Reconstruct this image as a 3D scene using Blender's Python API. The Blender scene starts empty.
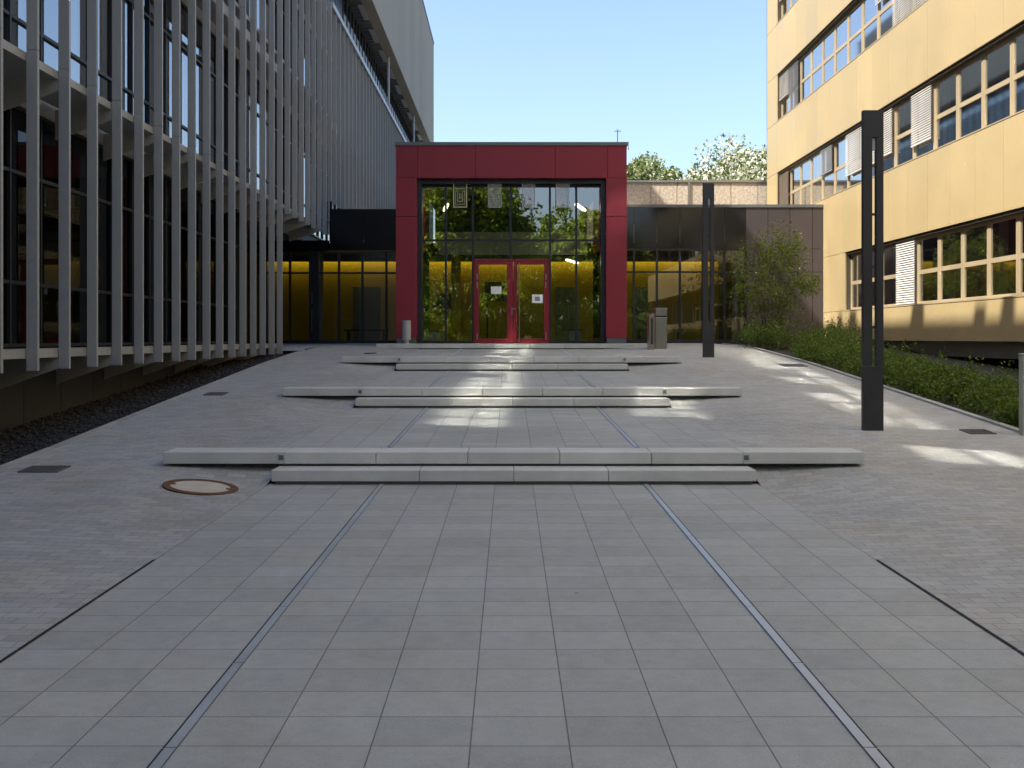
import bpy, math, random
import numpy as np
from mathutils import Vector, Matrix
random.seed(7)
R = math.radians
scene = bpy.context.scene
COL = scene.collection

# ------------------------------------------------------------------ helpers
class MB:
    """Collects boxes, prisms and tubes; build() links them as ONE mesh object."""
    def __init__(self):
        self.v = []; self.f = []
    def quad(self, a, b, c, d):
        n = len(self.v); self.v += [a, b, c, d]; self.f.append((n, n+1, n+2, n+3)); return self
    def box(self, x0, x1, y0, y1, z0, z1):
        if x1 < x0: x0, x1 = x1, x0
        if y1 < y0: y0, y1 = y1, y0
        if z1 < z0: z0, z1 = z1, z0
        n = len(self.v)
        self.v += [(x0,y0,z0),(x1,y0,z0),(x1,y1,z0),(x0,y1,z0),(x0,y0,z1),(x1,y0,z1),(x1,y1,z1),(x0,y1,z1)]
        for q in ((0,3,2,1),(4,5,6,7),(0,1,5,4),(1,2,6,5),(2,3,7,6),(3,0,4,7)):
            self.f.append(tuple(n+i for i in q))
        return self
    def prism_y(self, pts, y0, y1):
        """polygon in XZ extruded along Y"""
        n = len(self.v); k = len(pts)
        self.v += [(p[0], y0, p[1]) for p in pts] + [(p[0], y1, p[1]) for p in pts]
        self.f.append(tuple(n+i for i in range(k))); self.f.append(tuple(n+2*k-1-i for i in range(k)))
        for i in range(k):
            j = (i+1) % k
            self.f.append((n+i, n+k+i, n+k+j, n+j))
        return self
    def cyl(self, cx, cy, z0, z1, r0, r1=None, n=20):
        r1 = r0 if r1 is None else r1
        b = len(self.v)
        for z, r in ((z0, r0), (z1, r1)):
            self.v += [(cx+r*math.cos(2*math.pi*i/n), cy+r*math.sin(2*math.pi*i/n), z) for i in range(n)]
        self.f.append(tuple(b+n-1-i for i in range(n))); self.f.append(tuple(b+n+i for i in range(n)))
        for i in range(n):
            j = (i+1) % n
            self.f.append((b+i, b+j, b+n+j, b+n+i))
        return self
    def tube(self, pts, rad, n=7):
        """tapered tube along a polyline"""
        rings = []
        for i, p in enumerate(pts):
            p = Vector(p)
            d = (Vector(pts[min(i+1, len(pts)-1)]) - Vector(pts[max(i-1, 0)])).normalized()
            u = d.orthogonal().normalized(); w = d.cross(u)
            b = len(self.v)
            self.v += [tuple(p + rad[i]*(math.cos(2*math.pi*k/n)*u + math.sin(2*math.pi*k/n)*w)) for k in range(n)]
            rings.append(b)
        # orthogonal() may jump between rings: match the nearest start
        for i in range(len(rings)-1):
            a, b = rings[i], rings[i+1]
            off = min(range(n), key=lambda s: sum((Vector(self.v[a+k])-Vector(self.v[b+(k+s) % n])).length for k in range(0, n, 2)))
            for k in range(n):
                self.f.append((a+k, a+(k+1) % n, b+(k+1+off) % n, b+(k+off) % n))
        self.f.append(tuple(rings[-1]+k for k in range(n)))
        return self
    def build(self, name, m, parent=None, bevel=0, seg=2, smooth=False):
        me = bpy.data.meshes.new(name)
        v = self.v
        if parent is not None:
            L = parent_loc(parent)
            v = [(p[0]-L[0], p[1]-L[1], p[2]-L[2]) for p in v]
        me.from_pydata(v, [], self.f); me.update()
        if m: me.materials.append(m)
        o = bpy.data.objects.new(name, me); COL.objects.link(o)
        if parent is not None: o.parent = parent
        if bevel:
            bm = o.modifiers.new('bevel', 'BEVEL'); bm.width = bevel; bm.segments = seg; bm.limit_method = 'ANGLE'
        if smooth:
            for p in me.polygons: p.use_smooth = True
        return o
LOC = {}
def parent_loc(o):
    x = Vector((0,0,0))
    while o is not None:
        x = x + o.location; o = o.parent
    return x
def tag(o, label=None, cat=None, group=None, kind=None):
    if label: o['label'] = label
    if cat: o['category'] = cat
    if group: o['group'] = group
    if kind: o['kind'] = kind
    return o
def thing(name, label, cat, loc=(0,0,0), group=None):
    o = bpy.data.objects.new(name, None); COL.objects.link(o)
    o.location = loc; o.empty_display_size = .2
    return tag(o, label, cat, group)
def struct(name, mb, m):
    return tag(mb.build(name, m), kind='structure')
def copy_tree(o, parent=None):
    c = o.copy(); COL.objects.link(c)
    if parent is not None: c.parent = parent
    for ch in list(o.children): copy_tree(ch, c)
    return c

# ------------------------------------------------------------------ materials
def new_mat(name):
    m = bpy.data.materials.new(name); m.use_nodes = True
    nt = m.node_tree; nt.nodes.clear()
    out = nt.nodes.new('ShaderNodeOutputMaterial')
    return m, nt, out
def N(nt, t, **kw):
    n = nt.nodes.new(t)
    for k, v in kw.items():
        if hasattr(n, k): setattr(n, k, v)
        else: n.inputs[k].default_value = v
    return n
def coords(nt, scale=(1,1,1), rot=(0,0,0), kind='Object'):
    tc = nt.nodes.new('ShaderNodeTexCoord'); mp = nt.nodes.new('ShaderNodeMapping')
    mp.inputs['Scale'].default_value = scale; mp.inputs['Rotation'].default_value = rot
    nt.links.new(tc.outputs[kind], mp.inputs['Vector'])
    return mp.outputs['Vector']
def mulnoise(nt, col, vec, scale, lo, hi, detail=4, rough=.6):
    """multiply a colour by a noise between lo and hi"""
    n = N(nt, 'ShaderNodeTexNoise'); n.inputs['Scale'].default_value = scale; n.inputs['Detail'].default_value = detail
    n.inputs['Roughness'].default_value = rough
    nt.links.new(vec, n.inputs['Vector'])
    r = nt.nodes.new('ShaderNodeMapRange'); r.inputs['From Min'].default_value = .3; r.inputs['From Max'].default_value = .7
    r.inputs['To Min'].default_value = lo; r.inputs['To Max'].default_value = hi
    nt.links.new(n.outputs['Fac'], r.inputs['Value'])
    mx = nt.nodes.new('ShaderNodeMix'); mx.data_type = 'RGBA'; mx.blend_type = 'MULTIPLY'; mx.inputs[0].default_value = 1
    nt.links.new(col, mx.inputs[6]); nt.links.new(r.outputs['Result'], mx.inputs[7])
    return mx.outputs[2], n.outputs['Fac']
def basic(name, col, rough=.6, metal=0, var=.12, scale=3, fine=40, bump=.0, spec=.5, stretch=(1,1,1), rvar=.1, isl=0):
    m, nt, out = new_mat(name)
    p = nt.nodes.new('ShaderNodeBsdfPrincipled')
    rgb = nt.nodes.new('ShaderNodeRGB'); rgb.outputs[0].default_value = (*col, 1)
    vec = coords(nt, stretch)
    c, f1 = mulnoise(nt, rgb.outputs[0], vec, scale, 1-var, 1+var)
    c, f2 = mulnoise(nt, c, vec, fine, 1-var*.5, 1+var*.5, 3)
    if isl:     # each panel or block has its own slight tone
        ge = nt.nodes.new('ShaderNodeNewGeometry'); mi = nt.nodes.new('ShaderNodeMapRange')
        mi.inputs['To Min'].default_value = 1-isl; mi.inputs['To Max'].default_value = 1+isl
        nt.links.new(ge.outputs['Random Per Island'], mi.inputs['Value'])
        mx = nt.nodes.new('ShaderNodeMix'); mx.data_type='RGBA'; mx.blend_type='MULTIPLY'; mx.inputs[0].default_value=1
        nt.links.new(c, mx.inputs[6]); nt.links.new(mi.outputs['Result'], mx.inputs[7]); c = mx.outputs[2]
    nt.links.new(c, p.inputs['Base Color'])
    mr = nt.nodes.new('ShaderNodeMapRange'); mr.inputs['From Min'].default_value = .3; mr.inputs['From Max'].default_value = .7
    mr.inputs['To Min'].default_value = max(.02, rough-rvar); mr.inputs['To Max'].default_value = min(1, rough+rvar)
    nt.links.new(f1, mr.inputs['Value']); nt.links.new(mr.outputs['Result'], p.inputs['Roughness'])
    p.inputs['Metallic'].default_value = metal; p.inputs['Specular IOR Level'].default_value = spec
    if bump:
        b = nt.nodes.new('ShaderNodeBump'); b.inputs['Strength'].default_value = bump; b.inputs['Distance'].default_value = .01
        nt.links.new(f2, b.inputs['Height']); nt.links.new(b.outputs['Normal'], p.inputs['Normal'])
    nt.links.new(p.outputs[0], out.inputs[0])
    return m
def paving(name, c1, c2, mortar, bw, rh, off, ms, warm=None, rough=.75, shift=(0,0,0), var=.1):
    m, nt, out = new_mat(name)
    p = nt.nodes.new('ShaderNodeBsdfPrincipled')
    tc = nt.nodes.new('ShaderNodeTexCoord'); mp = nt.nodes.new('ShaderNodeMapping'); mp.inputs['Location'].default_value = shift
    nt.links.new(tc.outputs['Object'], mp.inputs['Vector']); vec = mp.outputs['Vector']
    b = nt.nodes.new('ShaderNodeTexBrick'); b.offset = off; b.squash = 1
    b.inputs['Color1'].default_value = (*c1,1); b.inputs['Color2'].default_value = (*c2,1); b.inputs['Mortar'].default_value = (*mortar,1)
    b.inputs['Scale'].default_value = 1; b.inputs['Brick Width'].default_value = bw; b.inputs['Row Height'].default_value = rh
    b.inputs['Mortar Size'].default_value = ms; b.inputs['Mortar Smooth'].default_value = .3; b.inputs['Bias'].default_value = 0
    nt.links.new(vec, b.inputs['Vector'])
    c = b.outputs['Color']
    if warm:
        n = N(nt, 'ShaderNodeTexNoise'); n.inputs['Scale'].default_value = 1.3; n.inputs['Detail'].default_value = 3
        nt.links.new(vec, n.inputs['Vector'])
        mr = nt.nodes.new('ShaderNodeMapRange'); mr.inputs['From Min'].default_value=.45; mr.inputs['From Max'].default_value=.75; mr.inputs['To Max'].default_value=.6
        nt.links.new(n.outputs['Fac'], mr.inputs['Value'])
        mx = nt.nodes.new('ShaderNodeMix'); mx.data_type='RGBA'; mx.blend_type='MULTIPLY'
        nt.links.new(mr.outputs['Result'], mx.inputs[0]); nt.links.new(c, mx.inputs[6]); mx.inputs[7].default_value=(*warm,1)
        c = mx.outputs[2]
    c, _ = mulnoise(nt, c, vec, .55, 1-var, 1+var, 5)
    c, _ = mulnoise(nt, c, vec, 9, 1-var*.8, 1+var*.8, 5)
    c, f2 = mulnoise(nt, c, vec, 160, .88, 1.12, 2)
    # small dark stains
    n = N(nt, 'ShaderNodeTexNoise'); n.inputs['Scale'].default_value = 2.3; n.inputs['Detail'].default_value = 8; n.inputs['Roughness'].default_value=.75
    nt.links.new(vec, n.inputs['Vector'])
    mr = nt.nodes.new('ShaderNodeMapRange'); mr.inputs['From Min'].default_value=.62; mr.inputs['From Max'].default_value=.75; mr.inputs['To Min'].default_value=1; mr.inputs['To Max'].default_value=.74
    nt.links.new(n.outputs['Fac'], mr.inputs['Value'])
    mx = nt.nodes.new('ShaderNodeMix'); mx.data_type='RGBA'; mx.blend_type='MULTIPLY'; mx.inputs[0].default_value=1
    nt.links.new(c, mx.inputs[6]); nt.links.new(mr.outputs['Result'], mx.inputs[7]); c = mx.outputs[2]
    vo = nt.nodes.new('ShaderNodeTexVoronoi'); vo.inputs['Scale'].default_value = 1.7; vo.inputs['Randomness'].default_value = 1
    nt.links.new(vec, vo.inputs['Vector'])
    mr = nt.nodes.new('ShaderNodeMapRange'); mr.inputs['From Min'].default_value=.022; mr.inputs['From Max'].default_value=.034; mr.inputs['To Min'].default_value=.62; mr.inputs['To Max'].default_value=1
    nt.links.new(vo.outputs['Distance'], mr.inputs['Value'])
    mx = nt.nodes.new('ShaderNodeMix'); mx.data_type='RGBA'; mx.blend_type='MULTIPLY'; mx.inputs[0].default_value=1
    nt.links.new(c, mx.inputs[6]); nt.links.new(mr.outputs['Result'], mx.inputs[7]); c = mx.outputs[2]
    nt.links.new(c, p.inputs['Base Color'])
    p.inputs['Roughness'].default_value = rough; p.inputs['Specular IOR Level'].default_value = .35
    # joints are grooves, stone grain on top
    inv = nt.nodes.new('ShaderNodeMath'); inv.operation='MULTIPLY_ADD'; inv.inputs[1].default_value=-1; inv.inputs[2].default_value=1
    nt.links.new(b.outputs['Fac'], inv.inputs[0])
    ad = nt.nodes.new('ShaderNodeMath'); ad.operation='MULTIPLY_ADD'; ad.inputs[1].default_value=.12
    nt.links.new(f2, ad.inputs[0]); nt.links.new(inv.outputs[0], ad.inputs[2])
    bp = nt.nodes.new('ShaderNodeBump'); bp.inputs['Strength'].default_value=.5; bp.inputs['Distance'].default_value=.006
    nt.links.new(ad.outputs[0], bp.inputs['Height']); nt.links.new(bp.outputs['Normal'], p.inputs['Normal'])
    nt.links.new(p.outputs[0], out.inputs[0])
    return m
def glass(name, tint=(.8,.85,.85), refl=.2, rough=.0, bump=0, blend=.25):
    """thin coated sheet glass: see-through plus a mirror image that grows at grazing angles"""
    m, nt, out = new_mat(name)
    t = nt.nodes.new('ShaderNodeBsdfTransparent'); t.inputs[0].default_value = (*tint,1)
    g = nt.nodes.new('ShaderNodeBsdfGlossy'); g.inputs['Roughness'].default_value = rough; g.inputs[0].default_value=(.96,.98,1,1)
    lw = nt.nodes.new('ShaderNodeLayerWeight'); lw.inputs['Blend'].default_value = blend
    mr = nt.nodes.new('ShaderNodeMapRange'); mr.inputs['To Min'].default_value = refl; mr.inputs['To Max'].default_value = 1
    nt.links.new(lw.outputs['Fresnel'], mr.inputs['Value'])
    if bump:
        n = N(nt, 'ShaderNodeTexNoise'); n.inputs['Scale'].default_value = .9; n.inputs['Detail'].default_value = 1
        nt.links.new(coords(nt), n.inputs['Vector'])
        b = nt.nodes.new('ShaderNodeBump'); b.inputs['Strength'].default_value = bump; b.inputs['Distance'].default_value=.02
        nt.links.new(n.outputs['Fac'], b.inputs['Height']); nt.links.new(b.outputs['Normal'], g.inputs['Normal'])
    mx = nt.nodes.new('ShaderNodeMixShader')
    nt.links.new(mr.outputs['Result'], mx.inputs[0]); nt.links.new(t.outputs[0], mx.inputs[1]); nt.links.new(g.outputs[0], mx.inputs[2])
    nt.links.new(mx.outputs[0], out.inputs[0])
    return m
def film(name, f):
    m, nt, out = new_mat(name)
    t = nt.nodes.new('ShaderNodeBsdfTransparent'); d = nt.nodes.new('ShaderNodeBsdfPrincipled')
    d.inputs['Base Color'].default_value = (.72,.74,.74,1); d.inputs['Roughness'].default_value = .35
    mx = nt.nodes.new('ShaderNodeMixShader'); mx.inputs[0].default_value = f
    nt.links.new(t.outputs[0], mx.inputs[1]); nt.links.new(d.outputs[0], mx.inputs[2]); nt.links.new(mx.outputs[0], out.inputs[0])
    return m
def emit(name, col, s):
    m, nt, out = new_mat(name)
    e = nt.nodes.new('ShaderNodeEmission'); e.inputs[0].default_value=(*col,1); e.inputs[1].default_value=s
    nt.links.new(e.outputs[0], out.inputs[0]); return m
def leafmat(name, ca, cb, blossom=None, share=.4, trans=.35):
    m, nt, out = new_mat(name)
    geo = nt.nodes.new('ShaderNodeNewGeometry')
    cr = nt.nodes.new('ShaderNodeValToRGB'); cr.color_ramp.interpolation='LINEAR'
    cr.color_ramp.elements[0].color=(*ca,1); cr.color_ramp.elements[1].color=(*cb,1)
    if blossom:
        cr.color_ramp.elements[1].position = 1-share-.02
        e = cr.color_ramp.elements.new(1-share); e.color=(*blossom,1)
    nt.links.new(geo.outputs['Random Per Island'], cr.inputs[0])
    p = nt.nodes.new('ShaderNodeBsdfPrincipled'); p.inputs['Roughness'].default_value=.5; p.inputs['Specular IOR Level'].default_value=.3
    t = nt.nodes.new('ShaderNodeBsdfTranslucent')
    nt.links.new(cr.outputs[0], p.inputs['Base Color'])
    hs = nt.nodes.new('ShaderNodeHueSaturation'); hs.inputs['Value'].default_value=1.6; hs.inputs['Hue'].default_value=.485; hs.inputs['Saturation'].default_value=1.1
    nt.links.new(cr.outputs[0], hs.inputs['Color']); nt.links.new(hs.outputs[0], t.inputs[0])
    mx = nt.nodes.new('ShaderNodeMixShader'); mx.inputs[0].default_value=trans
    nt.links.new(p.outputs[0], mx.inputs[1]); nt.links.new(t.outputs[0], mx.inputs[2]); nt.links.new(mx.outputs[0], out.inputs[0])
    return m

AX = .04            # axis of the stairs
M = {}
M['slab'] = paving('slab paving', (.372,.388,.37), (.322,.336,.32), (.14,.145,.14), .4, .3, 0.0, .0035, warm=(.98,.93,.84), shift=(-AX+.2,0.17,0), var=.09)
M['paver'] = paving('small pavers', (.375,.385,.37), (.305,.312,.298), (.19,.195,.19), .21, .105, .5, .003, warm=(1,.91,.78), var=.1)
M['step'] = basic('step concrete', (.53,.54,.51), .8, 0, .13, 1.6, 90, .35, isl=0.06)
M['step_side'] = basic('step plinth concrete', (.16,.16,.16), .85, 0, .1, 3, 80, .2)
M['ground'] = basic('earth ground', (.13,.125,.11), .9, 0, .25, .3, 6, .3)
M['lawn'] = basic('lawn', (.06,.11,.02), .9, 0, .3, 1.2, 30, .5)
M['soil'] = basic('dark soil', (.03,.024,.018), .95, 0, .35, 4, 60, .8)
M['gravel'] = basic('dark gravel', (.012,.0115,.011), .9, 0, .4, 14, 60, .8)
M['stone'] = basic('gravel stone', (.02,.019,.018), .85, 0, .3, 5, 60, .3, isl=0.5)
M['kerb'] = basic('kerb concrete', (.32,.32,.31), .85, 0, .12, 2, 60, .3, isl=0.1)
M['fin'] = basic('fin metal', (.32,.325,.315), .5, .1, .06, .7, 20, 0, stretch=(1,1,.25), isl=0.05)
M['ledge'] = basic('ledge metal', (.33,.33,.32), .5, .2, .1, .8, 14, .05, isl=0.05)
M['clad'] = basic('parapet cladding', (.34,.30,.235), .8, .0, .05, .35, 6, 0, stretch=(1,1,.15), isl=0.05)
M['soffit'] = basic('soffit metal', (.16,.165,.17), .5, .2, .1, 1, 20)
M['pale'] = basic('pale panel', (.38,.385,.38), .4, .1, .05, 1, 20)
M['darkframe'] = basic('dark frame', (.016,.018,.021), .4, .2, .1, 1, 30)
M['plinth'] = basic('plinth panels', (.03,.031,.033), .6, 0, .18, .8, 20, .1)
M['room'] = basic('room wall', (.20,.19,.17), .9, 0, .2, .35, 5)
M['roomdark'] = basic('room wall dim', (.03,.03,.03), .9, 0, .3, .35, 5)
M['slabceil'] = basic('ceiling slab', (.35,.35,.34), .9, 0, .1, .6, 10)
M['drape'] = basic('pale curtain', (.60,.60,.58), .9, 0, .12, 2, 30, 0, stretch=(1,6,.2))
M['gold'] = basic('beige panels', (.43,.335,.18), .42, .25, .035, .5, 8, 0, spec=.4, isl=0.045)
M['goldframe'] = basic('bronze beige frame', (.42,.34,.22), .42, .35, .06, 1, 20)
M['goldback'] = basic('joint backing', (.05,.042,.03), .8, 0, .1, 1, 10)
M['blind'] = basic('light blind slats', (.62,.60,.57), .45, .3, .05, 2, 20)
M['skypanel'] = basic('sky tone pane panel', (.20,.225,.25), .4, 0, .04, 2, 20)  # mirrored sky tone put into the colour, for the top-storey panes
M['blindbrown'] = basic('brown blind slats', (.20,.155,.12), .55, .2, .08, 2, 20)
M['blinddark'] = basic('grey blind slats', (.26,.26,.27), .5, .3, .08, 2, 20)
M['red'] = basic('dark red panels', (.225,.022,.034), .5, 0, .05, .5, 12, 0, spec=.35, isl=0.07)
M['redframe'] = basic('red door frame', (.22,.006,.014), .5, 0, .06, 1, 20)
M['coping'] = basic('grey coping', (.13,.14,.14), .5, .3, .1, 1, 20)
M['yellow'] = basic('yellow lacquer wall', (.66,.47,.015), .45, 0, .05, .4, 6)
M['lobbyfloor'] = basic('lobby floor', (.06,.055,.05), .25, 0, .1, 1, 10)
M['black'] = basic('black facade', (.010,.010,.011), .10, .0, .15, .6, 10)
M['purple'] = basic('plum grey panels', (.066,.055,.060), .26, .2, .05, .4, 8, 0, isl=0.07)
M['steel'] = basic('brushed steel', (.36,.35,.31), .32, .9, .05, 1, 60, 0, stretch=(1,1,.08))
M['channel'] = basic('galvanised channel', (.43,.47,.49), .4, .35, .12, 1.5, 40, .05)
M['slot'] = basic('dark slot', (.012,.013,.015), .8, 0, .1, 2, 20)
M['lamp'] = basic('anthracite paint', (.035,.038,.043), .45, .3, .08, .8, 30)
M['lampglass'] = basic('lamp diffuser', (.55,.55,.52), .4, 0, .03, 1, 20)
M['rust'] = basic('rusty iron', (.14,.062,.028), .85, .2, .4, 9, 60, .5)
M['iron'] = basic('cast iron', (.12,.118,.112), .7, .4, .25, 8, 60, .4)
M['infill'] = basic('cover infill', (.50,.45,.36), .85, 0, .12, 6, 80, .3)
M['aggregate'] = basic('exposed aggregate', (.44,.375,.30), .9, 0, .38, 11, 30, .6, isl=0.08)
M['paper'] = basic('white paper', (.80,.80,.78), .8, 0, .03, 3, 40)
M['greypr'] = basic('grey print', (.22,.23,.24), .8, 0, .35, 60, 140)
M['board'] = basic('green black board', (.012,.028,.022), .5, 0, .1, 3, 30)
M['frost'] = basic('frosted panel', (.50,.53,.50), .45, 0, .06, 1, 20)
M['greydoor'] = basic('grey green door', (.24,.26,.21), .5, 0, .06, 1, 20)
M['wood'] = basic('dark wood', (.05,.035,.025), .5, 0, .2, 2, 30, 0, stretch=(.3,3,3))
M['goldline'] = basic('pale gold line', (.72,.63,.38), .5, .0, .05, 2, 20)
M['stele'] = basic('pale stone post', (.33,.345,.28), .8, 0, .1, 3, 60, .2)
M['bark'] = basic('bark', (.07,.055,.042), .9, 0, .3, 6, 40, .6, stretch=(1,1,.3))
M['roof'] = basic('roof felt', (.12,.12,.12), .9, 0, .15, 1, 20)
M['glass'] = glass('entrance glass', (.62,.65,.58), .22, 0, .02)
M['linkglass'] = glass('link glass', (.55,.58,.55), .10, 0, .02)
M['glassleft'] = glass('office glass', (.20,.23,.26), .05, 0, .03, .07)
M['glassupper'] = glass('upper office glass', (.42,.46,.50), .36, 0, .02)
M['glassright'] = glass('window glass', (.66,.68,.66), .6, .043)
M['banner'] = film('etched hanging glass', .30)
M['clearbanner'] = film('clear hanging glass', .05)
M['tube'] = emit('lit tube', (1,.86,.62), 3)
M['cove'] = emit('lit cove', (1,.80,.42), 1.6)
M['leaf_hedge'] = leafmat('hedge leaves', (.048,.088,.014), (.13,.19,.03))
M['leaf_tree'] = leafmat('young tree leaves', (.07,.11,.018), (.18,.23,.045))
M['leaf_big'] = leafmat('big tree leaves', (.09,.14,.022), (.22,.29,.06), trans=.65)
M['leaf_blossom'] = leafmat('blossoming leaves', (.07,.11,.035), (.13,.17,.06), (.70,.68,.58), .42, .25)
M['leaf_fresh'] = leafmat('fresh leaves', (.08,.12,.035), (.16,.20,.06), (.62,.62,.48), .22, .3)

# ------------------------------------------------------------------ levels
RISE = .155
Y1, Y2, Y3, Y4 = 10.56, 16.29, 22.1, 28.2
TREAD, UPD = .32, .45
g1 = .148; t1 = g1+2*RISE
g2 = t1+.02*(Y2-Y1-TREAD-UPD); t2 = g2+2*RISE
g3 = t2+.02*(Y3-Y2-TREAD-UPD); t3 = g3+2*RISE
g4 = t3+.02*(Y4-Y3-TREAD-UPD); FL = g4+RISE           # FL: entrance floor
def interp(tab, y):
    if y <= tab[0][0]: return tab[0][1]
    for (a, za), (b, zb) in zip(tab, tab[1:]):
        if y <= b: return za+(zb-za)*(y-a)/(b-a)
    return tab[-1][1]
STAB = [(-40,-.3),(-12,-.168),(4,.056),(8,.15),(10.9,.296),(16.6,.716),(22.4,1.136),(28.2,1.46),(34,1.53),(60,1.53)]
def S(y):           # side ramps, smoothed
    return sum(interp(STAB, y+d) for d in (-1,-.5,0,.5,1))/5
ETAB = [(-12,-.168),(Y1,g1),(Y1+1.05,t1-.02),(Y2,g2),(Y2+1.05,t2-.02),(Y3,g3),(Y3+1.05,t3-.02),(Y4,g4),(Y4+.6,1.475),(34,1.53),(60,1.53)]
def E(y): return interp(ETAB, y)
def G(x, y):        # ground height of the side ramps
    d = abs(x-AX)-2.6
    k = min(1, max(0, d/1.4)); k = k*k*(3-2*k)
    return E(y)*(1-k)+S(y)*k

# ------------------------------------------------------------------ ground and paving
mb = MB()
ys = [-300,-100,-40,-12,-4,4,8,12,16,20,24,28,34,60,120,500]
xs = [-400,-60,-7.2,12,60,400]
def gz(y): return interp([(-12,-.4),(4,-.2),(10.9,.0),(16.6,.3),(22.4,.7),(28.2,1.0),(34,1.2)], y)
for y0, y1 in zip(ys, ys[1:]):
    for x0, x1 in zip(xs, xs[1:]):
        mb.quad((x0,y0,gz(y0)),(x1,y0,gz(y0)),(x1,y1,gz(y1)),(x0,y1,gz(y1)))
struct('ground', mb, M['ground'])

HW = 2.6
def terrace(y0, z0, y1, z1):
    mb = MB(); n = max(2, int((y1-y0)/.5))
    for i in range(n):
        a, b = y0+(y1-y0)*i/n, y0+(y1-y0)*(i+1)/n
        za, zb = z0+(z1-z0)*i/n, z0+(z1-z0)*(i+1)/n
        mb.quad((AX-HW,a,za),(AX+HW,a,za),(AX+HW,b,zb),(AX-HW,b,zb))
    mb.quad((AX-HW,y0,z0),(AX-HW,y1,z1),(AX-HW,y1,z1-.4),(AX-HW,y0,z0-.4))
    mb.quad((AX+HW,y1,z1),(AX+HW,y0,z0),(AX+HW,y0,z0-.4),(AX+HW,y1,z1-.4))
    struct('pavement', mb, M['slab'])
terrace(-12, -.168, Y1+.1, g1)
terrace(Y1+TREAD+UPD, t1, Y2+.1, g2)
terrace(Y2+TREAD+UPD, t2, Y3+.1, g3)
terrace(Y3+TREAD+UPD, t3, Y4+.1, g4)
def side(x0, x1, inner):
    mb = MB(); yy = np.arange(-12, 33.61, .15)
    cols = [HW, HW+.2, HW+.45, HW+.7, HW+.95, HW+1.2, HW+1.45]
    xsn = [AX-c for c in cols] if inner < 0 else [AX+c for c in cols]
    xsn.append(x0 if inner < 0 else x1)
    for a, b in zip(yy, yy[1:]):
        for p, q in zip(xsn, xsn[1:]):
            l, r = min(p,q), max(p,q)
            mb.quad((l,a,G(l,a)),(r,a,G(r,a)),(r,b,G(r,b)),(l,b,G(l,b)))
    o = struct('paved_ramp', mb, M['paver'])
    for pl in o.data.polygons: pl.use_smooth = True
XL, XR = -5.45, 6.66
side(XL, 0, -1); side(0, XR, 1)
# landing behind the top step
mb = MB(); mb.box(AX-HW, AX+HW, Y4+.46, 33.6, .9, FL-.008)
struct('landing', mb, M['slab'])
mb = MB(); mb.quad((-60,-60,-.26),(60,-60,-.26),(60,-12.05,-.26),(-60,-12.05,-.26)); struct('lawn', mb, M['lawn'])
# kerbs along both edges
def kerb(x0, x1, ya, yb, up):
    mb = MB(); y = ya
    while y < yb-.01:
        y2 = min(y+1, yb)
        n = len(mb.v)
        za, zb = S(y)+up, S(y2)+up
        e = .004
        mb.v += [(x0,y+e,za-.5),(x1,y+e,za-.5),(x1,y2-e,zb-.5),(x0,y2-e,zb-.5),(x0,y+e,za),(x1,y+e,za),(x1,y2-e,zb),(x0,y2-e,zb)]
        for q in ((0,3,2,1),(4,5,6,7),(0,1,5,4),(1,2,6,5),(2,3,7,6),(3,0,4,7)): mb.f.append(tuple(n+i for i in q))
        y = y2
    struct('kerb', mb, M['kerb'])
kerb(XL-.1, XL-.002, -12, 26.6, .012); kerb(XR+.002, XR+.1, 12.2, 31.5, .03); kerb(XR+.002, XR+.1, -12, 12.2, .012)
# gravel bed on the left, soil bed on the right
def strip(name, x0, x1, ya, yb, dz, m):
    mb = MB(); n = int((yb-ya)/.5)
    for i in range(n):
        a, b = ya+(yb-ya)*i/n, ya+(yb-ya)*(i+1)/n
        mb.quad((x0,a,S(a)+dz),(x1,a,S(a)+dz),(x1,b,S(b)+dz),(x0,b,S(b)+dz))
    struct(name, mb, m)
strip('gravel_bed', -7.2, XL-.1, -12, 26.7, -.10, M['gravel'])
strip('planting_bed', XR+.1, 11.3, -12, 33.4, -.05, M['soil'])
strip('path', -10, XL-.1, 26.7, 33.6, -.012, M['paver'])
mb = MB(); rng = random.Random(3)
for i in range(3800):
    x, y = rng.uniform(-7.0, XL-.13), rng.uniform(6.5, 26.5)
    s = rng.uniform(.018, .042); z = S(y)-.10+s*.4
    n = len(mb.v); a = rng.uniform(0, 6.28)
    for k in range(5):
        t = a+k*1.2566; r = s*rng.uniform(.8,1.3)
        mb.v.append((x+r*math.cos(t), y+r*math.sin(t), z-.004+rng.uniform(-.006,.006)))
    mb.v += [(x+rng.uniform(-.3,.3)*s, y+rng.uniform(-.3,.3)*s, z+s*.7), (x, y, z-s)]
    for k in range(5):
        mb.f.append((n+k, n+(k+1)%5, n+5)); mb.f.append((n+(k+1)%5, n+k, n+6))
tag(mb.build('gravel', M['stone']), 'dark loose gravel in the strip below the fin clad building', 'gravel', kind='stuff')

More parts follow.
